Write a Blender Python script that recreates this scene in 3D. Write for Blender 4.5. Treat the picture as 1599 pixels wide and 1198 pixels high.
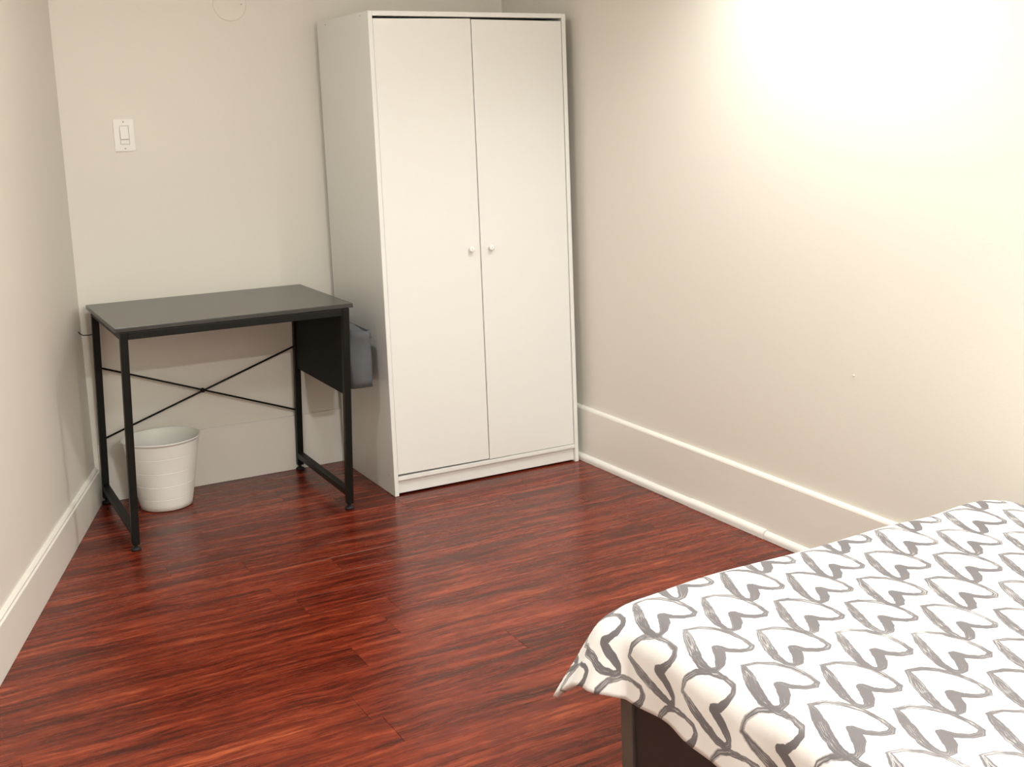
import bpy, bmesh, math, random
from mathutils import Vector, Matrix

random.seed(7)
scene = bpy.context.scene
for o in list(bpy.data.objects):
    bpy.data.objects.remove(o, do_unlink=True)
COL = scene.collection

# ------------------------------------------------------------------ camera
IW, IH = 1599.0, 1198.0
F_PX, CX, CY = 1889.84, 910.43, 496.49
cam_d = bpy.data.cameras.new('camera')
cam = bpy.data.objects.new('camera', cam_d)
COL.objects.link(cam)
cam_d.sensor_fit = 'HORIZONTAL'
cam_d.sensor_width = 36.0
cam_d.lens = 36.0 * F_PX / IW
cam_d.shift_x = (IW / 2 - CX) / IW
cam_d.shift_y = (CY - IH / 2) / IW
cam_d.clip_start = 0.05
cam.location = (-1.55874, -4.09521, 1.39597)
cam.rotation_euler = (1.401034, 0.028934, -0.532899)
scene.camera = cam

# ------------------------------------------------------------------ world, exposure
world = bpy.data.worlds.new('world')
scene.world = world
world.use_nodes = True
world.node_tree.nodes['Background'].inputs[0].default_value = (1.0, 0.93, 0.82, 1)
world.node_tree.nodes['Background'].inputs[1].default_value = 0.0
vs = scene.view_settings
vs.view_transform = 'Standard'
vs.look = 'None'
vs.gamma = 1.0
vs.use_curve_mapping = False
vs.exposure = -0.03

LIGHT_COL = (0.98, 0.985, 0.955)
CEIL_Z = 2.40
# recessed ceiling lamps, then two added fill lamps: (x, y, watts, cone degrees, cone softness)
LAMPS = [(0.48, -1.45, 98, 130, 0.85), (-0.95, -1.15, 16.0, 180, 1.0),
         (-0.75, -3.00, 19, 180, 1.0), (-0.25, -4.75, 104, 180, 1.0)]  # both unseen, added as fill to balance the room's light

# ------------------------------------------------------------------ helpers
def tag(o, label=None, cat=None, group=None, kind=None):
    if label: o['label'] = label
    if cat: o['category'] = cat
    if group: o['group'] = group
    if kind: o['kind'] = kind
    return o

def empty(name, loc=(0, 0, 0), rz=0):
    o = bpy.data.objects.new(name, None)
    o.empty_display_size = 0.05
    COL.objects.link(o)
    o.location = loc
    o.rotation_euler = (0, 0, rz)
    return o

def obj(name, bm, mat, parent=None, smooth=False, loc=None):
    bmesh.ops.recalc_face_normals(bm, faces=bm.faces)
    me = bpy.data.meshes.new(name)
    bm.to_mesh(me)
    bm.free()
    if smooth:
        for p in me.polygons:
            p.use_smooth = True
    me.materials.append(mat)
    o = bpy.data.objects.new(name, me)
    COL.objects.link(o)
    if parent: o.parent = parent
    if loc is not None: o.location = loc
    return o

def B():
    return bmesh.new()

def box(bm, x0, x1, y0, y1, z0, z1, bev=0.0, seg=2):
    vs_ = [bm.verts.new(p) for p in [(x0,y0,z0),(x1,y0,z0),(x1,y1,z0),(x0,y1,z0),(x0,y0,z1),(x1,y0,z1),(x1,y1,z1),(x0,y1,z1)]]
    fs = [bm.faces.new([vs_[i] for i in f]) for f in [(0,3,2,1),(4,5,6,7),(0,1,5,4),(1,2,6,5),(2,3,7,6),(3,0,4,7)]]
    if bev > 0:
        es = list({e for f in fs for e in f.edges})
        bmesh.ops.bevel(bm, geom=es, offset=bev, segments=seg, profile=0.6, affect='EDGES', clamp_overlap=True)
    return bm

def bar(bm, a, b, w, h, up=(0, 0, 1), bev=0.0):
    """rectangular bar from a to b, w across, h along up"""
    a, b = Vector(a), Vector(b)
    d = (b - a).normalized()
    upv = Vector(up)
    s = d.cross(upv).normalized()
    u = s.cross(d).normalized()
    pts = []
    for p in (a, b):
        for (i, j) in ((-1,-1),(1,-1),(1,1),(-1,1)):
            pts.append(bm.verts.new(p + s*(i*w/2) + u*(j*h/2)))
    fs = [bm.faces.new([pts[i] for i in f]) for f in [(3,2,1,0),(4,5,6,7),(0,1,5,4),(1,2,6,5),(2,3,7,6),(3,0,4,7)]]
    if bev > 0:
        es = list({e for f in fs for e in f.edges})
        bmesh.ops.bevel(bm, geom=es, offset=bev, segments=2, profile=0.6, affect='EDGES', clamp_overlap=True)
    return bm

def tube(bm, pts, r, n=10):
    pts = [Vector(p) for p in pts]
    rings = []
    for i, p in enumerate(pts):
        if i == 0: d = pts[1] - p
        elif i == len(pts)-1: d = p - pts[i-1]
        else: d = (pts[i+1] - pts[i-1])
        d.normalize()
        ref = Vector((0,0,1)) if abs(d.z) < 0.9 else Vector((1,0,0))
        s = d.cross(ref).normalized(); u = s.cross(d).normalized()
        rr = r[i] if isinstance(r, (list, tuple)) else r
        rings.append([bm.verts.new(p + s*rr*math.cos(2*math.pi*k/n) + u*rr*math.sin(2*math.pi*k/n)) for k in range(n)])
    for a, b in zip(rings, rings[1:]):
        for k in range(n):
            bm.faces.new([a[k], a[(k+1)%n], b[(k+1)%n], b[k]])
    bm.faces.new(rings[0][::-1]); bm.faces.new(rings[-1])
    return bm

def lathe(bm, prof, n=48, axis='Z', c=(0,0,0), cap0=True, cap1=True):
    rings = []
    for (r, z) in prof:
        ring = []
        for k in range(n):
            a = 2*math.pi*k/n
            if axis == 'Z': p = (c[0]+r*math.cos(a), c[1]+r*math.sin(a), c[2]+z)
            elif axis == 'Y': p = (c[0]+r*math.cos(a), c[1]+z, c[2]+r*math.sin(a))
            else: p = (c[0]+z, c[1]+r*math.cos(a), c[2]+r*math.sin(a))
            ring.append(bm.verts.new(p))
        rings.append(ring)
    for a, b in zip(rings, rings[1:]):
        for k in range(n):
            bm.faces.new([a[k], a[(k+1)%n], b[(k+1)%n], b[k]])
    if cap0: bm.faces.new(rings[0][::-1])
    if cap1: bm.faces.new(rings[-1])
    return bm

def loft(bm, prof_a, prof_b):
    """prism between two equally long closed 3D profiles"""
    a = [bm.verts.new(p) for p in prof_a]
    b = [bm.verts.new(p) for p in prof_b]
    n = len(a)
    for k in range(n):
        bm.faces.new([a[k], a[(k+1)%n], b[(k+1)%n], b[k]])
    bm.faces.new(a[::-1]); bm.faces.new(b)
    return bm

# ------------------------------------------------------------------ materials
def new_mat(name):
    m = bpy.data.materials.new(name)
    m.use_nodes = True
    nt = m.node_tree
    return m, nt, nt.nodes, nt.links, nt.nodes['Principled BSDF']

def lin(*c):
    return tuple(((v/255.0)/12.92 if v/255.0 <= 0.04045 else ((v/255.0+0.055)/1.055)**2.4) for v in c) + (1,)

def mat_plain(name, col, rough=0.5, spec=0.5, metal=0.0, bump=0.0, bscale=200, var=0.0, vscale=3.0):
    m, nt, N, L, P = new_mat(name)
    P.inputs['Base Color'].default_value = col
    P.inputs['Roughness'].default_value = rough
    P.inputs['Specular IOR Level'].default_value = spec
    P.inputs['Metallic'].default_value = metal
    tc = N.new('ShaderNodeTexCoord')
    if var > 0:
        nz = N.new('ShaderNodeTexNoise'); nz.inputs['Scale'].default_value = vscale; nz.inputs['Detail'].default_value = 4
        L.new(tc.outputs['Object'], nz.inputs['Vector'])
        mx = N.new('ShaderNodeMix'); mx.data_type = 'RGBA'
        mx.inputs['A'].default_value = tuple(c*(1-var) for c in col[:3]) + (1,)
        mx.inputs['B'].default_value = tuple(min(1, c*(1+var)) for c in col[:3]) + (1,)
        L.new(nz.outputs['Fac'], mx.inputs['Factor'])
        L.new(mx.outputs['Result'], P.inputs['Base Color'])
    if bump > 0:
        nb = N.new('ShaderNodeTexNoise'); nb.inputs['Scale'].default_value = bscale; nb.inputs['Detail'].default_value = 3
        L.new(tc.outputs['Object'], nb.inputs['Vector'])
        bp = N.new('ShaderNodeBump'); bp.inputs['Strength'].default_value = bump; bp.inputs['Distance'].default_value = 0.002
        L.new(nb.outputs['Fac'], bp.inputs['Height'])
        L.new(bp.outputs['Normal'], P.inputs['Normal'])
    return m

M_WALL = mat_plain('wall_paint', (0.77, 0.735, 0.655, 1), 0.55, 0.35, bump=0.12, bscale=140, var=0.012, vscale=1.6)
M_CEIL = mat_plain('ceiling_paint', (0.80, 0.79, 0.76, 1), 0.8, 0.2)
M_TRIM = mat_plain('trim_paint', (0.82, 0.80, 0.75, 1), 0.35, 0.5, var=0.01)
M_BASE = mat_plain('baseboard_paint', (0.82, 0.79, 0.72, 1), 0.4, 0.45, bump=0.05, bscale=90)
M_WARD = mat_plain('white_foil', (0.78, 0.775, 0.735, 1), 0.38, 0.45, bump=0.02, bscale=350)
M_KNOB = mat_plain('white_plastic', (0.85, 0.84, 0.81, 1), 0.25, 0.5)
M_CAP = mat_plain('cam_cap', (0.45, 0.42, 0.36, 1), 0.5)
M_SWITCH = mat_plain('switch_plastic', (0.84, 0.82, 0.77, 1), 0.3, 0.5)
M_SCREW = mat_plain('painted_screw', (0.5, 0.47, 0.41, 1), 0.4, 0.5, metal=0.3)
M_DTOP = mat_plain('black_desk_laminate', (0.024, 0.023, 0.020, 1), 0.26, 0.7, bump=0.04, bscale=600, var=0.15, vscale=40)
M_DFRAME = mat_plain('black_powder_coat', (0.006, 0.0055, 0.0045, 1), 0.45, 0.22, bump=0.06, bscale=900)
M_DPANEL = mat_plain('black_board', (0.0045, 0.0045, 0.004, 1), 0.6, 0.15, bump=0.1, bscale=400)
M_FOOT = mat_plain('black_rubber', (0.012, 0.012, 0.012, 1), 0.6, 0.4)
M_BAG = mat_plain('grey_bag_fabric', (0.115, 0.117, 0.122, 1), 0.85, 0.2, bump=0.25, bscale=300, var=0.15, vscale=25)
M_BAGEDGE = mat_plain('dark_bag_binding', (0.05, 0.045, 0.04, 1), 0.8, 0.2)
M_BIN = mat_plain('bin_plastic', (0.87, 0.87, 0.82, 1), 0.35, 0.5)
M_BED = mat_plain('espresso_bed_board', (0.035, 0.034, 0.031, 1), 0.45, 0.4, bump=0.05, bscale=300, var=0.1, vscale=20)
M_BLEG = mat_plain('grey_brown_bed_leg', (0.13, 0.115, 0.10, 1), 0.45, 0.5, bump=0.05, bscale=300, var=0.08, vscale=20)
M_MATT = mat_plain('mattress_ticking', (0.7, 0.69, 0.66, 1), 0.9, 0.2, bump=0.2, bscale=200)
M_SUB = mat_plain('subfloor', (0.03, 0.015, 0.01, 1), 0.9, 0.1)
M_LTRIM = mat_plain('lamp_trim_white', (0.85, 0.85, 0.84, 1), 0.4)

def mat_lens():
    m, nt, N, L, P = new_mat('lamp_lens')
    P.inputs['Base Color'].default_value = (0.9, 0.88, 0.82, 1)
    P.inputs['Emission Color'].default_value = LIGHT_COL + (1,)
    P.inputs['Emission Strength'].default_value = 6.0
    return m
M_LENS = mat_lens()

def mat_floor():
    m, nt, N, L, P = new_mat('red_mahogany_laminate')
    tc = N.new('ShaderNodeTexCoord'); oi = N.new('ShaderNodeObjectInfo')
    def rnd(mul):
        a = N.new('ShaderNodeMath'); a.operation = 'MULTIPLY'; a.inputs[1].default_value = mul
        L.new(oi.outputs['Random'], a.inputs[0]); return a.outputs[0]
    off = N.new('ShaderNodeCombineXYZ')
    L.new(rnd(37.0), off.inputs[0]); L.new(rnd(91.0), off.inputs[1]); L.new(rnd(53.0), off.inputs[2])
    # gently warped coordinates so the grain lines wander
    wn = N.new('ShaderNodeTexNoise'); wn.inputs['Scale'].default_value = 4.5; wn.inputs['Detail'].default_value = 4
    add0 = N.new('ShaderNodeVectorMath'); add0.operation = 'ADD'
    L.new(tc.outputs['Object'], add0.inputs[0]); L.new(off.outputs[0], add0.inputs[1])
    L.new(add0.outputs[0], wn.inputs['Vector'])
    ws = N.new('ShaderNodeVectorMath'); ws.operation = 'SCALE'; ws.inputs['Scale'].default_value = 0.045
    L.new(wn.outputs['Color'], ws.inputs[0])
    add1 = N.new('ShaderNodeVectorMath'); add1.operation = 'ADD'
    L.new(add0.outputs[0], add1.inputs[0]); L.new(ws.outputs[0], add1.inputs[1])
    def grain(sx, sy, detail, rough=0.6):
        mp = N.new('ShaderNodeMapping'); mp.inputs['Scale'].default_value = (sx, sy, 1)
        L.new(add1.outputs[0], mp.inputs['Vector'])
        nz = N.new('ShaderNodeTexNoise'); nz.inputs['Scale'].default_value = 1.0
        nz.inputs['Detail'].default_value = detail; nz.inputs['Roughness'].default_value = rough
        L.new(mp.outputs[0], nz.inputs['Vector'])
        return nz.outputs['Fac']
    g1 = grain(1.1, 13, 4)      # broad tone bands
    g2 = grain(3.2, 46, 5, 0.72)   # streaks
    g3 = grain(16, 150, 4, 0.75)  # pores
    def mul(a, k):
        n = N.new('ShaderNodeMath'); n.operation = 'MULTIPLY'; n.inputs[1].default_value = k
        L.new(a, n.inputs[0]); return n.outputs[0]
    def plus(a, b):
        n = N.new('ShaderNodeMath'); n.operation = 'ADD'
        L.new(a, n.inputs[0]); L.new(b, n.inputs[1]); return n.outputs[0]
    t = plus(plus(mul(g1, 0.31), mul(g2, 0.45)), mul(g3, 0.24))
    cr = N.new('ShaderNodeValToRGB')
    L.new(t, cr.inputs['Fac'])
    e = cr.color_ramp.elements
    e[0].position = 0.385; e[0].color = (0.030, 0.0030, 0.0012, 1)
    e[1].position = 0.635; e[1].color = (0.43, 0.095, 0.034, 1)
    e2 = e.new(0.465); e2.color = (0.098, 0.0100, 0.0034, 1)
    e3 = e.new(0.555); e3.color = (0.215, 0.029, 0.0095, 1)
    # plank to plank tone
    hs = N.new('ShaderNodeHueSaturation')
    v = N.new('ShaderNodeMath'); v.operation = 'MULTIPLY_ADD'; v.inputs[1].default_value = 0.16; v.inputs[2].default_value = 0.90
    L.new(oi.outputs['Random'], v.inputs[0]); L.new(v.outputs[0], hs.inputs['Value'])
    L.new(cr.outputs['Color'], hs.inputs['Color'])
    L.new(hs.outputs['Color'], P.inputs['Base Color'])
    rr = N.new('ShaderNodeMapRange'); rr.inputs['To Min'].default_value = 0.20; rr.inputs['To Max'].default_value = 0.34
    L.new(g2, rr.inputs['Value']); L.new(rr.outputs[0], P.inputs['Roughness'])
    P.inputs['Specular IOR Level'].default_value = 0.32
    P.inputs['Specular Tint'].default_value = (1.0, 0.88, 0.74, 1)
    bp = N.new('ShaderNodeBump'); bp.inputs['Strength'].default_value = 0.25; bp.inputs['Distance'].default_value = 0.0006
    L.new(t, bp.inputs['Height']); L.new(bp.outputs['Normal'], P.inputs['Normal'])
    return m
M_FLOOR = mat_floor()

# --- printed duvet: grey dry-brush hearts on white cotton, laid out in cloth coordinates (metres, UV map)
HX, HY = 0.214, 0.173          # repeat of the print
def heart_group():
    g = bpy.data.node_groups.new('brush_heart', 'ShaderNodeTree')
    g.interface.new_socket('P', in_out='INPUT', socket_type='NodeSocketVector')
    g.interface.new_socket('Ink', in_out='OUTPUT', socket_type='NodeSocketFloat')
    N, L = g.nodes, g.links
    gi = N.new('NodeGroupInput'); go = N.new('NodeGroupOutput')
    def M(op, a, b=None, c=None, clamp=False):
        n = N.new('ShaderNodeMath'); n.operation = op; n.use_clamp = clamp
        for i, x in enumerate((a, b, c)):
            if x is None: continue
            if isinstance(x, (int, float)): n.inputs[i].default_value = x
            else: L.new(x, n.inputs[i])
        return n.outputs[0]
    def V(op, a, b=None, s=None):
        n = N.new('ShaderNodeVectorMath'); n.operation = op
        for i, x in enumerate((a, b)):
            if x is None: continue
            if isinstance(x, tuple): n.inputs[i].default_value = x
            else: L.new(x, n.inputs[i])
        if s is not None:
            if isinstance(s, (int, float)): n.inputs['Scale'].default_value = s
            else: L.new(s, n.inputs['Scale'])
        return n
    # slight hand wobble of the outline
    wn = N.new('ShaderNodeTexNoise'); wn.inputs['Scale'].default_value = 55; wn.inputs['Detail'].default_value = 2
    L.new(gi.outputs['P'], wn.inputs['Vector'])
    wv = V('SUBTRACT', wn.outputs['Color'], (0.5, 0.5, 0.5)).outputs[0]
    Pw = V('ADD', gi.outputs['P'], V('SCALE', wv, s=0.0055).outputs[0]).outputs[0]
    sp = N.new('ShaderNodeSeparateXYZ'); L.new(Pw, sp.inputs[0])
    lx = M('WRAP', sp.outputs[0], 0.114, -0.100)
    ly = M('WRAP', M('MULTIPLY', sp.outputs[1], -1.0), 0.1665, -0.0065)
    ix = M('FLOOR', M('DIVIDE', M('ADD', sp.outputs[0], 0.100), HX))
    iy = M('FLOOR', M('DIVIDE', M('ADD', M('MULTIPLY', sp.outputs[1], -1.0), 0.0065), HY))
    cell = M('ADD', M('MULTIPLY', ix, 7.31), M('MULTIPLY', iy, 3.77))
    cv = N.new('ShaderNodeCombineXYZ'); L.new(lx, cv.inputs[0]); L.new(ly, cv.inputs[1])
    p = cv.outputs[0]
    left = [(0.003,0.005,.005),(-0.012,0.036,.0100),(-0.029,0.075,.0105),(-0.041,0.112,.0085),(-0.042,0.136,.0060),
            (-0.035,0.1485,.0065),(-0.024,0.146,.0085),(-0.010,0.130,.0105),(0.000,0.112,.0110),(0.007,0.094,.0085)]
    right = [(0.002,0.004,.0045),(0.028,0.0110,.0062),(0.0495,0.030,.0066),(0.0638,0.062,.0060),(0.0668,0.100,.0050),
             (0.0625,0.126,.0055),(0.0510,0.1345,.0070),(0.034,0.129,.0074),(0.017,0.113,.0084),(0.010,0.094,.0075)]
    def stroke(pts):
        d = None
        for (ax, ay, ra), (bx, by, rb) in zip(pts, pts[1:]):
            ba = (bx-ax, by-ay, 0.0); l2 = ba[0]**2 + ba[1]**2
            pa = V('SUBTRACT', p, (ax, ay, 0)).outputs[0]
            h = M('MULTIPLY', V('DOT_PRODUCT', pa, ba).outputs['Value'], 1.0/l2, clamp=True)
            near = V('SCALE', ba, s=h).outputs[0]
            dist = V('DISTANCE', pa, near).outputs['Value']
            dd = M('SUBTRACT', dist, M('MULTIPLY_ADD', h, rb-ra, ra))
            d = dd if d is None else M('MINIMUM', d, dd)
        return d
    dL, dR = stroke(left), stroke(right)
    d = M('MINIMUM', dL, dR)
    ink = M('MULTIPLY_ADD', d, -900.0, 0.5, clamp=True)
    # dry-brush streaks running along the stroke: noise over (angle around the heart, depth in the stroke)
    ang = M('ARCTAN2', M('SUBTRACT', ly, 0.088), M('SUBTRACT', lx, 0.008))
    nv = N.new('ShaderNodeCombineXYZ')
    L.new(M('MULTIPLY', ang, 1.3), nv.inputs[0]); L.new(M('MULTIPLY', d, 900.0), nv.inputs[1]); L.new(cell, nv.inputs[2])
    ns = N.new('ShaderNodeTexNoise'); ns.inputs['Scale'].default_value = 1.0; ns.inputs['Detail'].default_value = 3; ns.inputs['Roughness'].default_value = 0.65
    L.new(nv.outputs[0], ns.inputs['Vector'])
    # where the brush ran dry: outer flanks and right lobe, not the heavy middle stroke
    far = M('SMOOTH_MIN', 1.0, M('MULTIPLY', V('DISTANCE', p, (0.0, 0.118, 0)).outputs['Value'], 16.0, clamp=True), 0.1)
    nl = N.new('ShaderNodeTexNoise'); nl.inputs['Scale'].default_value = 1.0; nl.inputs['Detail'].default_value = 1
    nv2 = N.new('ShaderNodeCombineXYZ'); L.new(M('MULTIPLY', ang, 1.3), nv2.inputs[0]); L.new(cell, nv2.inputs[1]); nv2.inputs[2].default_value = 5.5
    L.new(nv2.outputs[0], nl.inputs['Vector'])
    dry = M('MULTIPLY', far, M('MULTIPLY_ADD', nl.outputs['Fac'], 0.9, 0.35))
    thr = M('MULTIPLY_ADD', dry, -0.23, 0.715)
    streak = M('MULTIPLY', M('SUBTRACT', ns.outputs['Fac'], thr), 9.0, clamp=True)
    out = M('MULTIPLY', ink, M('SUBTRACT', 1.0, M('MULTIPLY', streak, 0.8)))
    L.new(out, go.inputs['Ink'])
    return g

def mat_duvet():
    m, nt, N, L, P = new_mat('heart_print_cotton')
    hg = heart_group()
    uv = N.new('ShaderNodeUVMap'); uv.uv_map = 'cloth'
    outs = []
    for (ox, oy) in ((-0.140, -2.706), (-0.140+0.108, -2.706-0.080)):
        s = N.new('ShaderNodeVectorMath'); s.operation = 'SUBTRACT'; s.inputs[1].default_value = (ox, oy, 0)
        L.new(uv.outputs[0], s.inputs[0])
        g = N.new('ShaderNodeGroup'); g.node_tree = hg
        L.new(s.outputs[0], g.inputs['P']); outs.append(g.outputs['Ink'])
    mx = N.new('ShaderNodeMath'); mx.operation = 'MAXIMUM'
    L.new(outs[0], mx.inputs[0]); L.new(outs[1], mx.inputs[1])
    c = N.new('ShaderNodeMix'); c.data_type = 'RGBA'
    c.inputs['A'].default_value = (0.86, 0.85, 0.83, 1)
    c.inputs['B'].default_value = (0.165, 0.152, 0.158, 1)
    L.new(mx.outputs[0], c.inputs['Factor']); L.new(c.outputs['Result'], P.inputs['Base Color'])
    P.inputs['Roughness'].default_value = 0.8
    P.inputs['Specular IOR Level'].default_value = 0.2
    P.inputs['Sheen Weight'].default_value = 0.1
    tc = N.new('ShaderNodeTexCoord')
    nb = N.new('ShaderNodeTexNoise'); nb.inputs['Scale'].default_value = 22; nb.inputs['Detail'].default_value = 3
    L.new(tc.outputs['Object'], nb.inputs['Vector'])
    bp = N.new('ShaderNodeBump'); bp.inputs['Strength'].default_value = 0.25; bp.inputs['Distance'].default_value = 0.006
    L.new(nb.outputs['Fac'], bp.inputs['Height']); L.new(bp.outputs['Normal'], P.inputs['Normal'])
    return m
M_DUVET = mat_duvet()

# ------------------------------------------------------------------ room shell
YB = 0.580                                   # face of the back wall's baseboard
YW = YB + 0.012                              # face of the back wall
Y_REAR = -5.30
# left wall runs outwards towards the camera
LA = Vector((-0.932, 0.589)); LD = Vector((-0.479, -1.447)).normalized(); LN = Vector((-LD.y, LD.x))   # LN points into the room
if LN.x < 0: LN = -LN
def left_pt(t, off, z):                       # t metres along the wall from the corner, off metres out from the baseboard face
    q = LA + LD*t + LN*off
    return (q.x, q.y, z)
LLEN = 6.3
# right wall, very slightly splayed
def right_x(y): return 0.803 - 0.022*y        # front of the shoe moulding

# floor: subfloor slab with every plank on it
bm = B(); box(bm, -3.2, 1.3, Y_REAR-0.1, 0.75, -0.06, -0.0085)
floor = tag(obj('floor', bm, M_SUB), kind='structure')
PW, PL = 0.135, 1.215
def plank_mesh(length):
    bm = B(); box(bm, 0.0003, length-0.0003, 0.0002, PW-0.0002, -0.008, 0.0, 0.0004, 1)
    bmesh.ops.recalc_face_normals(bm, faces=bm.faces)
    me = bpy.data.meshes.new('plank'); bm.to_mesh(me); bm.free(); me.materials.append(M_FLOOR)
    return me
_pm = {}
FX0, FX1 = -2.75, 1.0
k = 0
y_lo = -0.602
rows = []
j = -36
while True:
    y0 = -0.602 + PW*j
    if y0 > 0.60: break
    if y0 + PW > Y_REAR - 0.02: rows.append((j, y0))
    j += 1
rr = random.Random(11)
for j, y0 in rows:
    if j == -1: ph = -0.650
    elif j == -3: ph = -0.379
    else: ph = rr.uniform(0, PL)
    wl = -0.945 - 0.331*(0.589 - y0) - 0.15       # start just behind the left wall
    x = ph - math.ceil((ph - wl)/PL)*PL
    while x < FX1:
        a, b = max(x, wl), min(x + PL, FX1)
        if b - a > 0.05:
            key = round(b - a, 3)
            if key not in _pm: _pm[key] = plank_mesh(key)
            o = bpy.data.objects.new('plank', _pm[key]); COL.objects.link(o)
            o.parent = floor; o.location = (a, y0, 0)
        x += PL

# walls
bm = B(); box(bm, -1.25, 1.05, YW, YW+0.1, 0.0, CEIL_Z)
tag(obj('wall_back', bm, M_WALL), kind='structure')
bm = B()
lw = lambda z: [left_pt(-0.02, -0.016, z), left_pt(LLEN, -0.016, z), left_pt(LLEN, -0.12, z), left_pt(-0.02, -0.12, z)]
loft(bm, lw(0.0), lw(CEIL_Z)); tag(obj('wall_left', bm, M_WALL), kind='structure')
RW = 0.032                                    # wall face behind the shoe front
bm = B()
rw = lambda z: [(right_x(YW)+RW, YW, z), (right_x(YW)+RW+0.1, YW, z), (right_x(Y_REAR)+RW+0.1, Y_REAR, z), (right_x(Y_REAR)+RW, Y_REAR, z)]
loft(bm, rw(0.0), rw(CEIL_Z)); tag(obj('wall_right', bm, M_WALL), kind='structure')
bm = B(); box(bm, -3.1, 1.15, Y_REAR-0.1, Y_REAR, 0.0, CEIL_Z); tag(obj('wall_rear', bm, M_WALL), kind='structure')
bm = B(); box(bm, -3.2, 1.3, Y_REAR-0.1, YW+0.1, CEIL_Z, CEIL_Z+0.08); tag(obj('ceiling', bm, M_CEIL), kind='structure')

# baseboards
bm = B()                                      # back: plain board, joint line along its top
prof = lambda x: [(x, YW, 0.001), (x, YB, 0.001), (x, YB, 0.219), (x, YB+0.003, 0.222), (x, YB+0.006, 0.2225), (x, YB+0.0075, 0.2195), (x, YW, 0.2195)]
loft(bm, prof(-0.932), prof(0.815)); tag(obj('baseboard_back', bm, M_BASE), kind='structure')
bm = B()
def lprof(t, h):
    return [left_pt(t, -0.016, 0.001), left_pt(t, 0.0, 0.001), left_pt(t, 0.0, h-0.016), left_pt(t, -0.004, h-0.011), left_pt(t, -0.004, h-0.006), left_pt(t, -0.009, h), left_pt(t, -0.016, h)]
loft(bm, lprof(0.012, 0.139), lprof(LLEN, 0.19)); tag(obj('baseboard_left', bm, M_BASE), kind='structure')
bm = B()
def rprof(y, h):
    X = right_x(y) + 0.016
    W = right_x(y) + RW
    return [(W, y, 0.001), (X, y, 0.001), (X, y, h-0.008), (X+0.002, y, h-0.003), (X+0.006, y, h), (W, y, h+0.002)]
hr = lambda y: 0.2175 + 0.0125*(y-0.05)
loft(bm, rprof(YB-0.004, hr(YB)), rprof(Y_REAR, hr(-3.5))); tag(obj('baseboard_right', bm, M_BASE), kind='structure')
bm = B()                                      # quarter-round shoe moulding, in three lengths that meet at rough joints
shoe = None
cuts = [(YB-0.006, -0.7175), (-0.7195, -1.126), (-1.1285, Y_REAR)]
for i, (ya, yb) in enumerate(cuts):
    bm = B()
    dz = (0.0, 0.0025, -0.001)[i]
    def sprof(y):
        X = right_x(y) - (0.0, 0.0015, 0.0)[i]; W = right_x(y) + 0.0158
        r = 0.017; h = 0.027 + dz
        pts = [(W, y, 0.001), (X, y, 0.001), (X, y, h-0.016)]
        for q in range(1, 6):
            a = q/6*math.pi/2
            pts.append((X + 0.0158*(1-math.cos(a)), y, h-0.016 + 0.016*math.sin(a)))
        pts.append((W, y, h))
        return pts
    loft(bm, sprof(ya), sprof(yb))
    if i == 0:
        shoe = tag(obj('trim_1', bm, M_TRIM), kind='structure')
    else:
        tag(obj('trim_%d' % (i+1), bm, M_TRIM), kind='structure')

# ------------------------------------------------------------------ ceiling lamps and added fill lamps
LNAMES = ['recessed ceiling lamp nearest the right wall, washing it with light', 'recessed ceiling lamp in front of the desk near the left wall',
          'unseen fill lamp added above the left side of the bed', 'unseen fill lamp added behind the viewpoint above the bed head']
for i, (x, y, w, deg, soft) in enumerate(LAMPS):
    t = tag(empty('recessed_or_fill_lamp', (x, y, CEIL_Z)), LNAMES[i], 'ceiling lamp', 'recessed ceiling lamps')
    bm = B(); lathe(bm, [(0.052, -0.0005), (0.075, -0.0005), (0.077, -0.004), (0.070, -0.008), (0.054, -0.006), (0.052, -0.0005)], 40, cap0=False, cap1=False)
    obj('trim_ring', bm, M_LTRIM, t, True)
    bm = B(); lathe(bm, [(0.0515, -0.0008), (0.0515, -0.0035), (0.02, -0.0045)], 40)
    obj('lens', bm, M_LENS, t, True)
    ld = bpy.data.lights.new('lamp_light', 'SPOT' if deg < 180 else 'AREA')
    ld.energy = w; ld.color = LIGHT_COL
    if deg < 180:
        ld.shadow_soft_size = 0.045; ld.spot_size = math.radians(deg); ld.spot_blend = soft
    else:
        ld.shape = 'DISK'; ld.size = 0.10
    lo = bpy.data.objects.new('lamp_light', ld); COL.objects.link(lo)
    lo.parent = t; lo.location = (0, 0, -0.055 if deg < 180 else -0.0125)

# ------------------------------------------------------------------ wardrobe
W, D, H = 0.79, 0.55, 1.76
wd = tag(empty('wardrobe', (0, 0, 0)), 'tall white two-door wardrobe standing in the back corner', 'wardrobe')
TS = 0.016
for s in (0, 1):
    bm = B(); x0 = 0 if s == 0 else W-TS
    box(bm, x0, x0+TS, 0.0, D, 0.001, H-0.0005, 0.0012)
    sp = obj('side_panel', bm, M_WARD, wd)
    if s == 0:
        for (y, z) in ((0.077, 1.748), (0.45, 1.744), (0.42, 0.084), (0.051, 0.073)):
            bm = B(); lathe(bm, [(0.0032, 0.0005), (0.0032, -0.0006), (0.002, -0.0008)], 14, 'X', (0, y, z))
            obj('screw_cap', bm, M_CAP, sp, True)
bm = B(); box(bm, TS+0.0003, W-TS-0.0003, 0.0004, D-0.004, H-TS-0.001, H, 0.0012); obj('top_panel', bm, M_WARD, wd)
bm = B(); box(bm, TS+0.0003, W-TS-0.0003, 0.0015, D-0.004, 0.0585, 0.0735, 0.0015); obj('bottom_shelf', bm, M_WARD, wd)
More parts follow.
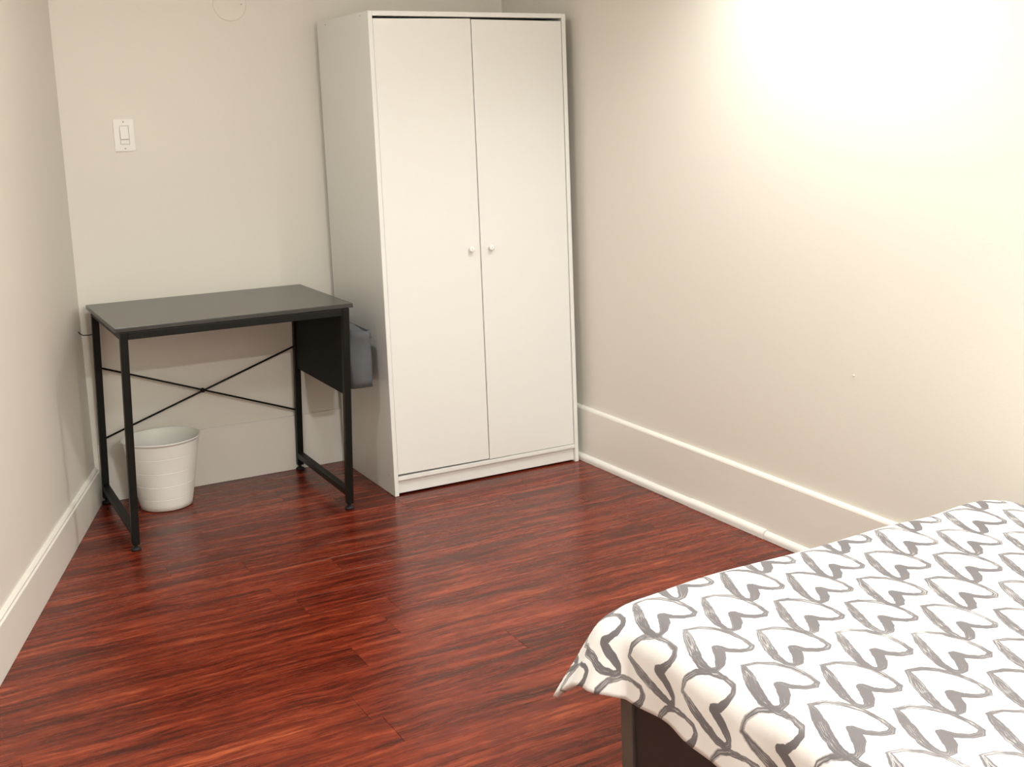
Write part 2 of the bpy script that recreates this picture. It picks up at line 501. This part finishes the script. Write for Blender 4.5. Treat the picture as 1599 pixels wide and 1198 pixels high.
bm = B(); box(bm, TS+0.0003, W-TS-0.0003, 0.014, 0.028, 0.007, 0.0575, 0.001); obj('kick_plate', bm, M_WARD, wd)
bm = B(); box(bm, TS+0.0003, W-TS-0.0003, D-0.0035, D-0.0005, 0.01, H-TS-0.0005); obj('back_panel', bm, M_WARD, wd)
bm = B(); box(bm, TS+0.0005, W-TS-0.0005, 0.03, D-0.006, 1.42, 1.435); obj('hat_shelf', bm, M_WARD, wd)
mid = 0.3955
def door(x0, x1, z0, z1l, z1r, hinge_left, kx):
    bm = B()
    y0, y1 = 0.0045, 0.0205
    p0 = [(x0, y0, z0[0]), (x1, y0, z0[1]), (x1, y0, z1r), (x0, y0, z1l)]
    p1 = [(a, y1, c) for a, b, c in p0]
    loft(bm, p0, p1)
    bmesh.ops.recalc_face_normals(bm, faces=bm.faces)
    bmesh.ops.bevel(bm, geom=list(bm.edges), offset=0.0012, segments=2, profile=0.6, affect='EDGES')
    d = obj('door', bm, M_WARD, wd)
    bm = B()
    lathe(bm, [(0.0045, 0.002), (0.0042, -0.008), (0.0085, -0.0115), (0.0105, -0.0155), (0.0100, -0.0190), (0.0060, -0.0212)], 24, 'Y', (kx, y0, 0.897))
    obj('knob', bm, M_KNOB, d, True)
    bm = B(); lathe(bm, [(0.0018, -0.020), (0.0018, -0.0216)], 10, 'Y', (kx-0.002, y0, 0.8995)); obj('knob_screw', bm, M_CAP, d, True)
    return d
door(TS+0.0018, mid-0.0016, (0.0815, 0.0790), 1.7340, 1.7375, True, 0.353)
door(mid+0.0016, W-TS-0.0018, (0.0765, 0.0755), 1.7350, 1.7325, False, 0.435)

# ------------------------------------------------------------------ desk (slightly racked to one side)
DX, DY, DR = -0.926, -0.021, -0.008
DW, DD, DH, OX, OY = 0.739, 0.594, 0.754, 0.027, 0.011
SHX, SHY = 0.026, -0.039
def dp(u, v, z):
    u += SHX*z; v += SHY*z
    return Vector((DX + math.cos(DR)*u - math.sin(DR)*v, DY + math.sin(DR)*u + math.cos(DR)*v, z))
desk = tag(empty('desk', (0, 0, 0)), 'black desk with a metal frame and crossed rear braces', 'desk')
# top
bm = B(); zt0 = DH - 0.015
loft(bm, [dp(-OX,-OY,zt0), dp(DW+OX,-OY,zt0), dp(DW+OX,DD+OY,zt0), dp(-OX,DD+OY,zt0)],
         [dp(-OX,-OY,zt0)+Vector((0,0,.015)), dp(DW+OX,-OY,zt0)+Vector((0,0,.015)), dp(DW+OX,DD+OY,zt0)+Vector((0,0,.015)), dp(-OX,DD+OY,zt0)+Vector((0,0,.015))])
bmesh.ops.recalc_face_normals(bm, faces=bm.faces)
bmesh.ops.bevel(bm, geom=list(bm.edges), offset=0.0015, segments=2, profile=0.6, affect='EDGES')
obj('tabletop', bm, M_DTOP, desk)
T = 0.024
for (u, v) in ((0,0), (DW,0), (DW,DD), (0,DD)):
    bm = B(); bar(bm, dp(u,v,0.022), dp(u,v,zt0-0.0003), T, T, up=(0,1,0), bev=0.002)
    lg = obj('leg', bm, M_DFRAME, desk)
    f = dp(u, v, 0)
    bm = B(); lathe(bm, [(0.0165, 0.0005), (0.0165, 0.007), (0.012, 0.010), (0.006, 0.0105), (0.006, 0.024)], 20, 'Z', (f.x, f.y, 0))
    obj('levelling_foot', bm, M_FOOT, lg, True)
zr = zt0 - 0.0135
h2 = T/2 + 0.0003
for (a, b) in (((h2,0), (DW-h2,0)), ((h2,DD), (DW-h2,DD)), ((0,h2), (0,DD-h2)), ((DW,h2), (DW,DD-h2))):
    bm = B(); bar(bm, dp(a[0],a[1],zr), dp(b[0],b[1],zr), T, T+0.001, bev=0.002); obj('top_rail', bm, M_DFRAME, desk)
for u in (0, DW):
    bm = B(); bar(bm, dp(u,h2,0.062), dp(u,DD-h2,0.062), T, T, bev=0.002); obj('foot_rail', bm, M_DFRAME, desk)
for (za, zb, off) in ((0.517, 0.250, 0.004), (0.251, 0.512, -0.004)):
    bm = B(); tube(bm, [dp(h2-0.004, DD+off, za), dp(DW/2, DD+off, (za+zb)/2), dp(DW-h2+0.004, DD+off, zb)], 0.0036, 10)
    obj('brace', bm, M_DFRAME, desk, True)
c = dp(DW/2, DD, 0.3825)
bm = B(); lathe(bm, [(0.007, -0.009), (0.009, -0.004), (0.009, 0.004), (0.007, 0.009)], 16, 'Y', (c.x, c.y, c.z)); obj('brace_bolt', bm, M_DFRAME, desk, True)
# black board closing the right end
bm = B()
a, b = dp(DW, h2, 0.424), dp(DW, DD-h2, 0.424); a2, b2 = dp(DW, h2, zr-T/2-0.001), dp(DW, DD-h2, zr-T/2-0.001)
loft(bm, [a+Vector((-.005,0,0)), a+Vector((.005,0,0)), a2+Vector((.005,0,0)), a2+Vector((-.005,0,0))],
         [b+Vector((-.005,0,0)), b+Vector((.005,0,0)), b2+Vector((.005,0,0)), b2+Vector((-.005,0,0))])
obj('end_panel', bm, M_DPANEL, desk)
# little bright screw under the front rail
c = dp(DW-0.128, T/2+0.02, zr-T/2)
bm = B(); lathe(bm, [(0.004, 0.030), (0.0045, 0.0), (0.0035, -0.003)], 12, 'Z', (c.x, c.y+0.03, c.z)); obj('screw', bm, mat_plain('zinc_screw', (0.7,0.68,0.62,1), 0.3, 0.5, metal=0.9), desk, True)
# wire hook on the rear left leg
q = dp(0, DD-0.09, 0.645)
bm = B(); tube(bm, [(-0.908, 0.50, 0.645), (-0.925, 0.50, 0.6445), (-0.941, 0.50, 0.6455), (-0.950, 0.50, 0.652), (-0.957, 0.50, 0.663)], 0.0018, 8)
hk = obj('hook', bm, M_DFRAME, desk, True)
hk.location = (dp(0, DD, 0.645).x + 0.908 - T/2 + 0.001, dp(0, DD, 0.645).y - 0.50, 0)

# ------------------------------------------------------------------ grey bag hanging on the desk's right end
bg = tag(empty('storage_bag', (dp(DW,0,0.42).x + 0.06, dp(DW,0,0.42).y + 0.20, 0.42)), 'grey fabric bag hanging on the right end of the black desk', 'bag')
BX0 = -0.1365
BX1 = -0.034
BY0, BY1 = 0.035, 0.46
def bag_bm():
    bm = B()
    nz_, n = 9, 28
    rings = []
    rb = random.Random(3)
    for i in range(nz_):
        t = i/(nz_-1)
        z = 0.424 + 0.205*t
        ring = []
        for k in range(n):
            a = 2*math.pi*k/n
            ca, sa = math.cos(a), math.sin(a)
            ex = 0.28
            x = math.copysign(abs(ca)**ex, ca); y = math.copysign(abs(sa)**ex, sa)
            bulge = 1.0 - 0.10*abs(2*t-0.9)**2
            cx, cy = (BX0+BX1)/2, (BY0+BY1)/2
            px = cx + x*(BX1-BX0)/2*bulge + (0.002*math.sin(9*t+3*a))
            py = cy + y*(BY1-BY0)/2*(1.0 - 0.02*(1-t)) + 0.004*math.sin(7*t+2*a)
            if px < BX0: px = BX0
            pz = z + (0.012*(1 - x)*0.5 + 0.004*math.sin(5*a))*(t**2) + (0.010*(-x)*0.5)*(1-t)*0.0
            ring.append(bm.verts.new((px - bg.location.x, py - bg.location.y, pz - bg.location.z)))
        rings.append(ring)
    for a, b in zip(rings, rings[1:]):
        for k in range(n):
            bm.faces.new([a[k], a[(k+1)%n], b[(k+1)%n], b[k]])
    bm.faces.new(rings[0][::-1])
    return bm, [v.co.copy() for v in rings[-1]], [v.co.copy() for v in rings[0]]
bm, top_ring, bot_ring = bag_bm()
body = obj('bag_body', bm, M_BAG, bg, True)
sm = body.modifiers.new('thick', 'SOLIDIFY'); sm.thickness = 0.0025; sm.offset = -1
bm = B(); tube(bm, bot_ring + [bot_ring[0]], 0.0024, 6); obj('bottom_binding', bm, M_BAGEDGE, bg, True)
# hanging straps up to the leg frame
for y in (0.07, 0.40):
    bm = B()
    p0 = Vector((BX0+0.002, y, 0.60)); p1 = Vector((dp(DW, 0, 0.68).x + T/2 + 0.002, y, 0.68))
    bar(bm, p0 - bg.location, p1 - bg.location, 0.024, 0.0016, up=(1, 0, 0))
    obj('strap', bm, M_BAG, bg)
# loose paper-like flap standing up at the front of the bag
bm = B()
n = 8
for i in range(n+1):
    t = i/n
    x = BX0 + 0.004 + (BX1-BX0-0.008)*t
    y = BY0 + 0.012 + 0.006*math.sin(3*t)
    z0 = 0.60; z1 = 0.668 - 0.046*t + 0.006*math.sin(6*t)
    for z in (z0, z1):
        bm.verts.new((x-bg.location.x, y - bg.location.y + (0.006 if z == z1 else 0), z-bg.location.z))
bm.verts.ensure_lookup_table()
for i in range(n):
    bm.faces.new([bm.verts[2*i], bm.verts[2*i+2], bm.verts[2*i+3], bm.verts[2*i+1]])
fl_ = obj('flap', bm, M_BAG, bg, True)
sm = fl_.modifiers.new('thick', 'SOLIDIFY'); sm.thickness = 0.002

# ------------------------------------------------------------------ waste bin
BNX, BNY = -0.735, 0.418
bn = tag(empty('waste_bin', (BNX, BNY, 0)), 'white round plastic waste bin under the black desk', 'waste bin')
def bin_r(z): return 0.090 + (0.134-0.090)*(z/0.262)**0.92
prof = [(0.0, 0.004), (0.084, 0.004), (0.087, 0.001), (0.0905, 0.003)]
z = 0.006
grooves = [0.047, 0.098, 0.150, 0.204]
steps = sorted(set([0.02, 0.07, 0.12, 0.18, 0.23, 0.250] + [g+d for g in grooves for d in (-0.006, -0.0022, -0.0012, 0.0, 0.0012, 0.0022, 0.006)]))
for z in steps:
    r = bin_r(z)
    if any(abs(z-g) < 0.001 for g in grooves): r -= 0.0016
    prof.append((r, z))
prof += [(bin_r(0.255), 0.255), (0.1365, 0.2555), (0.1385, 0.2585), (0.1378, 0.2620), (0.1345, 0.2628), (0.1318, 0.2605)]
prof += [(bin_r(z)-0.003, z) for z in (0.24, 0.18, 0.12, 0.06, 0.012)] + [(0.0, 0.010)]
bm = B(); lathe(bm, prof[1:-1], 72)
obj('bin_body', bm, M_BIN, bn, True)
bm = B()
n = 72
ra, rb_ = 0.1372, 0.0022
for i in range(n):
    a = 2*math.pi*i/n
    for k in range(8):
        b_ = 2*math.pi*k/8
        bm.verts.new(((ra+rb_*math.cos(b_))*math.cos(a), (ra+rb_*math.cos(b_))*math.sin(a), 0.2600+0.0028*math.sin(b_)))
bm.verts.ensure_lookup_table()
for i in range(n):
    for k in range(8):
        i2, k2 = (i+1) % n, (k+1) % 8
        bm.faces.new([bm.verts[i*8+k], bm.verts[i2*8+k], bm.verts[i2*8+k2], bm.verts[i*8+k2]])
obj('rim', bm, M_BIN, bn, True)

# ------------------------------------------------------------------ light switch on the back wall
SX, SZ = -0.7365, 1.3555
sw = tag(empty('light_switch', (SX, YW, SZ)), 'white rocker light switch on the back wall above the desk', 'light switch')
bm = B()
def rect(x0, x1, z0, z1, y): return [(x0, y, z0), (x1, y, z0), (x1, y, z1), (x0, y, z1)]
# plate with an opening: four bars
for (x0, x1, z0, z1) in ((-0.0350, -0.0170, -0.0575, 0.0575), (0.0170, 0.0350, -0.0575, 0.0575), (-0.0170, 0.0170, 0.0345, 0.0575), (-0.0170, 0.0170, -0.0575, -0.0345)):
    box(bm, x0, x1, -0.0055, -0.0003, z0, z1)
bmesh.ops.remove_doubles(bm, verts=bm.verts, dist=1e-5)
obj('wall_plate', bm, M_SWITCH, sw)
bm = B(); box(bm, -0.0165, 0.0165, -0.0012, -0.0004, -0.034, 0.034); obj('switch_body', bm, M_SWITCH, sw)
bm = B()
loft(bm, [(-0.0140, -0.0013, 0.031), (-0.0140, -0.0013, -0.013), (-0.0140, -0.0140, -0.013), (-0.0140, -0.0062, 0.031)],
         [(0.0140, -0.0013, 0.031), (0.0140, -0.0013, -0.013), (0.0140, -0.0140, -0.013), (0.0140, -0.0062, 0.031)])
obj('rocker', bm, M_SWITCH, sw)
bm = B(); box(bm, -0.0140, 0.0140, -0.0058, -0.0013, -0.0315, -0.0175, 0.0008); obj('lower_tab', bm, M_SWITCH, sw)
for z in (0.048, -0.048):
    bm = B(); lathe(bm, [(0.003, -0.005), (0.003, -0.0063), (0.0015, -0.0067)], 12, 'Y', (0, 0, z)); obj('screw', bm, M_SCREW, sw, True)

# round blank cover plate
CPX, CPZ = -0.319, 1.8265
cp = tag(empty('cover_plate', (CPX, YW, CPZ)), 'round blank cover plate painted over, high on the back wall', 'cover plate')
bm = B(); lathe(bm, [(0.0625, -0.0003), (0.0625, -0.0022), (0.0610, -0.0036), (0.0585, -0.0042), (0.02, -0.0042)], 64, 'Y')
obj('disc', bm, M_WALL, cp, False)
bm = B(); lathe(bm, [(0.0028, -0.004), (0.0028, -0.0052), (0.0014, -0.0056)], 12, 'Y', (0.043, 0, 0.0)); obj('screw', bm, M_SCREW, cp, True)

# tiny plugged hole in the right wall
wx = right_x(-1.50) + RW
pl = empty('wall_plug', (wx, -1.50, 0.607)); tag(pl, 'tiny white plug left in the right wall above the bed foot', 'wall plug')
bm = B(); lathe(bm, [(0.0026, 0.0004), (0.0026, -0.0022), (0.0014, -0.003)], 12, 'X'); obj('plug_head', bm, M_TRIM, pl, True)

# ------------------------------------------------------------------ bed
BL, BR_, BF, BH = -0.388, 0.765, -2.190, -4.20      # left, right, foot, head
bed = tag(empty('bed', ((BL+BR_)/2, (BF+BH)/2, 0)), 'dark espresso bed frame under the heart-print duvet', 'bed')
bo = Vector(bed.location)
def bbox(name, x0, x1, y0, y1, z0, z1, bev=0.002, mat=None):
    bm = B(); box(bm, x0-bo.x, x1-bo.x, y0-bo.y, y1-bo.y, z0, z1, bev)
    return obj(name, bm, mat or M_BED, bed)
PT = 0.042
for (x0, x1) in ((BL, BL+PT), (BR_-PT, BR_)):
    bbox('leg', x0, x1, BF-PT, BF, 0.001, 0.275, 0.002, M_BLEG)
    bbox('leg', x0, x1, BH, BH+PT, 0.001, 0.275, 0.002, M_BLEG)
bbox('foot_board', BL+PT+0.0005, BR_-PT-0.0005, BF-0.034, BF-0.006, 0.06, 0.268)
bbox('head_board', BL+PT+0.0005, BR_-PT-0.0005, BH+0.006, BH+0.034, 0.06, 0.268)
for (x0, x1) in ((BL+0.006, BL+0.030), (BR_-0.030, BR_-0.006)):
    bbox('side_rail', x0, x1, BH+PT+0.0005, BF-PT-0.0005, 0.05, 0.268)
for i in range(14):
    y = BH + PT + 0.06 + i*(BF-BH-2*PT-0.12)/13
    bbox('slat', BL+0.0305, BR_-0.0305, y-0.03, y+0.03, 0.172, 0.19, 0.001)

# mattress
MX0, MX1, MY0, MY1 = BL+0.032, BR_-0.032, BH+PT+0.005, BF-PT-0.003
bm = B(); box(bm, MX0, MX1, MY0, MY1, 0.191, 0.405, 0.035, 4)
mt = obj('mattress', bm, M_MATT, None, True)
tag(mt, 'white mattress hidden beneath the heart-print duvet', 'mattress')

# duvet: one cloth laid over the bed, its foot corner hanging
ZT = 0.449
EXL, EXR, EYF, EYH = -0.353, 0.690, -2.205, -4.02    # where the cloth leaves the flat top
OV_L, OV_R, OV_F = 0.194, 0.15, 0.222
RB = 0.062
RC = 0.06                                             # plan radius of the mattress corner under the cloth
def duvet_point(s, t):
    sx = -1 if s < (EXL+EXR)/2 else 1
    a = (EXL + RC - s) if sx < 0 else (s - EXR + RC)
    b = t - EYF + RC
    if a > 0 and b > 0:                               # round the foot corners
        q = math.hypot(a, b); L = q - RC
        dx, dy = a/q, b/q
        w = 2*dx*dy
    elif a > b:
        L, dx, dy, w = a - RC, 1.0, 0.0, 0.0
    else:
        L, dx, dy, w = b - RC, 0.0, 1.0, 0.0
    if L <= 0:
        x0, y0 = s, t
    else:
        x0, y0 = s - sx*dx*L, t - dy*L
    # puffiness and shallow creases of the flat part
    z = ZT
    z += 0.0045*math.sin(3.1*s+1.3)*math.sin(2.7*t+0.4) + 0.0025*math.sin(11*s+4*t) + 0.0018*math.sin(17*t-6*s+1)
    z += 0.016*math.exp(-((s-0.60)/0.10)**2 - ((t+2.21)/0.12)**2)
    z += 0.004*math.exp(-((s-0.33)/0.12)**2 - ((t+2.2)/0.15)**2)
    z -= 0.008*math.exp(-((s-EXL)/0.14)**2 - ((t-EYF)/0.16)**2)
    if L < 1e-9:
        return (x0, y0, z)
    th = math.radians(86 - 26*w)
    R = RB + 0.068*w*w
    al = R*th
    if L < al:
        f = L/R; out = R*math.sin(f); drop = R*(1-math.cos(f))
    else:
        out = R*math.sin(th) + (L-al)*math.cos(th); drop = R*(1-math.cos(th)) + (L-al)*math.sin(th)
    # soft folds on the hanging part
    hang = min(1.0, max(0.0, (L-0.05)/0.14))
    ang = math.atan2(dy, dx)
    fold = (0.006*math.sin(17*t + 1.1) + 0.003*math.sin(41*t + 2))*dx*dx + 0.006*math.sin(15*s)*dy*dy + (0.006*math.sin(9.0*ang) + 0.0045*math.sin(23.0*ang + 0.6))*w
    out += fold*hang
    return (x0 + sx*out*dx, y0 + out*dy, z - drop)
def axis(lo, hi, fine_lo, fine_hi, df, dc):
    v = [lo]
    while v[-1] < hi - 1e-6:
        st = df if fine_lo <= v[-1] < fine_hi else dc
        v.append(min(hi, v[-1] + st))
    return v
ss = axis(EXL-OV_L, EXR+OV_R, EXL-OV_L, EXL+0.1, 0.0085, 0.017)
ts = axis(EYH, EYF+OV_F, -3.3, EYF+OV_F, 0.0115, 0.03)
bm = B()
uvl = bm.loops.layers.uv.new('cloth')
grid = []
uvs = {}
for t in ts:
    row = []
    for s in ss:
        # rounded, slightly sagging corner of the cloth
        v = bm.verts.new(duvet_point(s, t)); row.append(v); uvs[v] = (s, t)
    grid.append(row)
for i in range(len(ts)-1):
    for k in range(len(ss)-1):
        f = bm.faces.new([grid[i][k], grid[i][k+1], grid[i+1][k+1], grid[i+1][k]])
        for l in f.loops: l[uvl].uv = uvs[l.vert]
me = bpy.data.meshes.new('duvet'); bm.normal_update(); bm.to_mesh(me); bm.free()
for p_ in me.polygons: p_.use_smooth = True
me.materials.append(M_DUVET)
dv = bpy.data.objects.new('duvet', me); COL.objects.link(dv)
tag(dv, 'white duvet printed with grey brushed hearts, draped over the bed', 'duvet')
sm = dv.modifiers.new('filling', 'SOLIDIFY'); sm.thickness = 0.012; sm.offset = -1
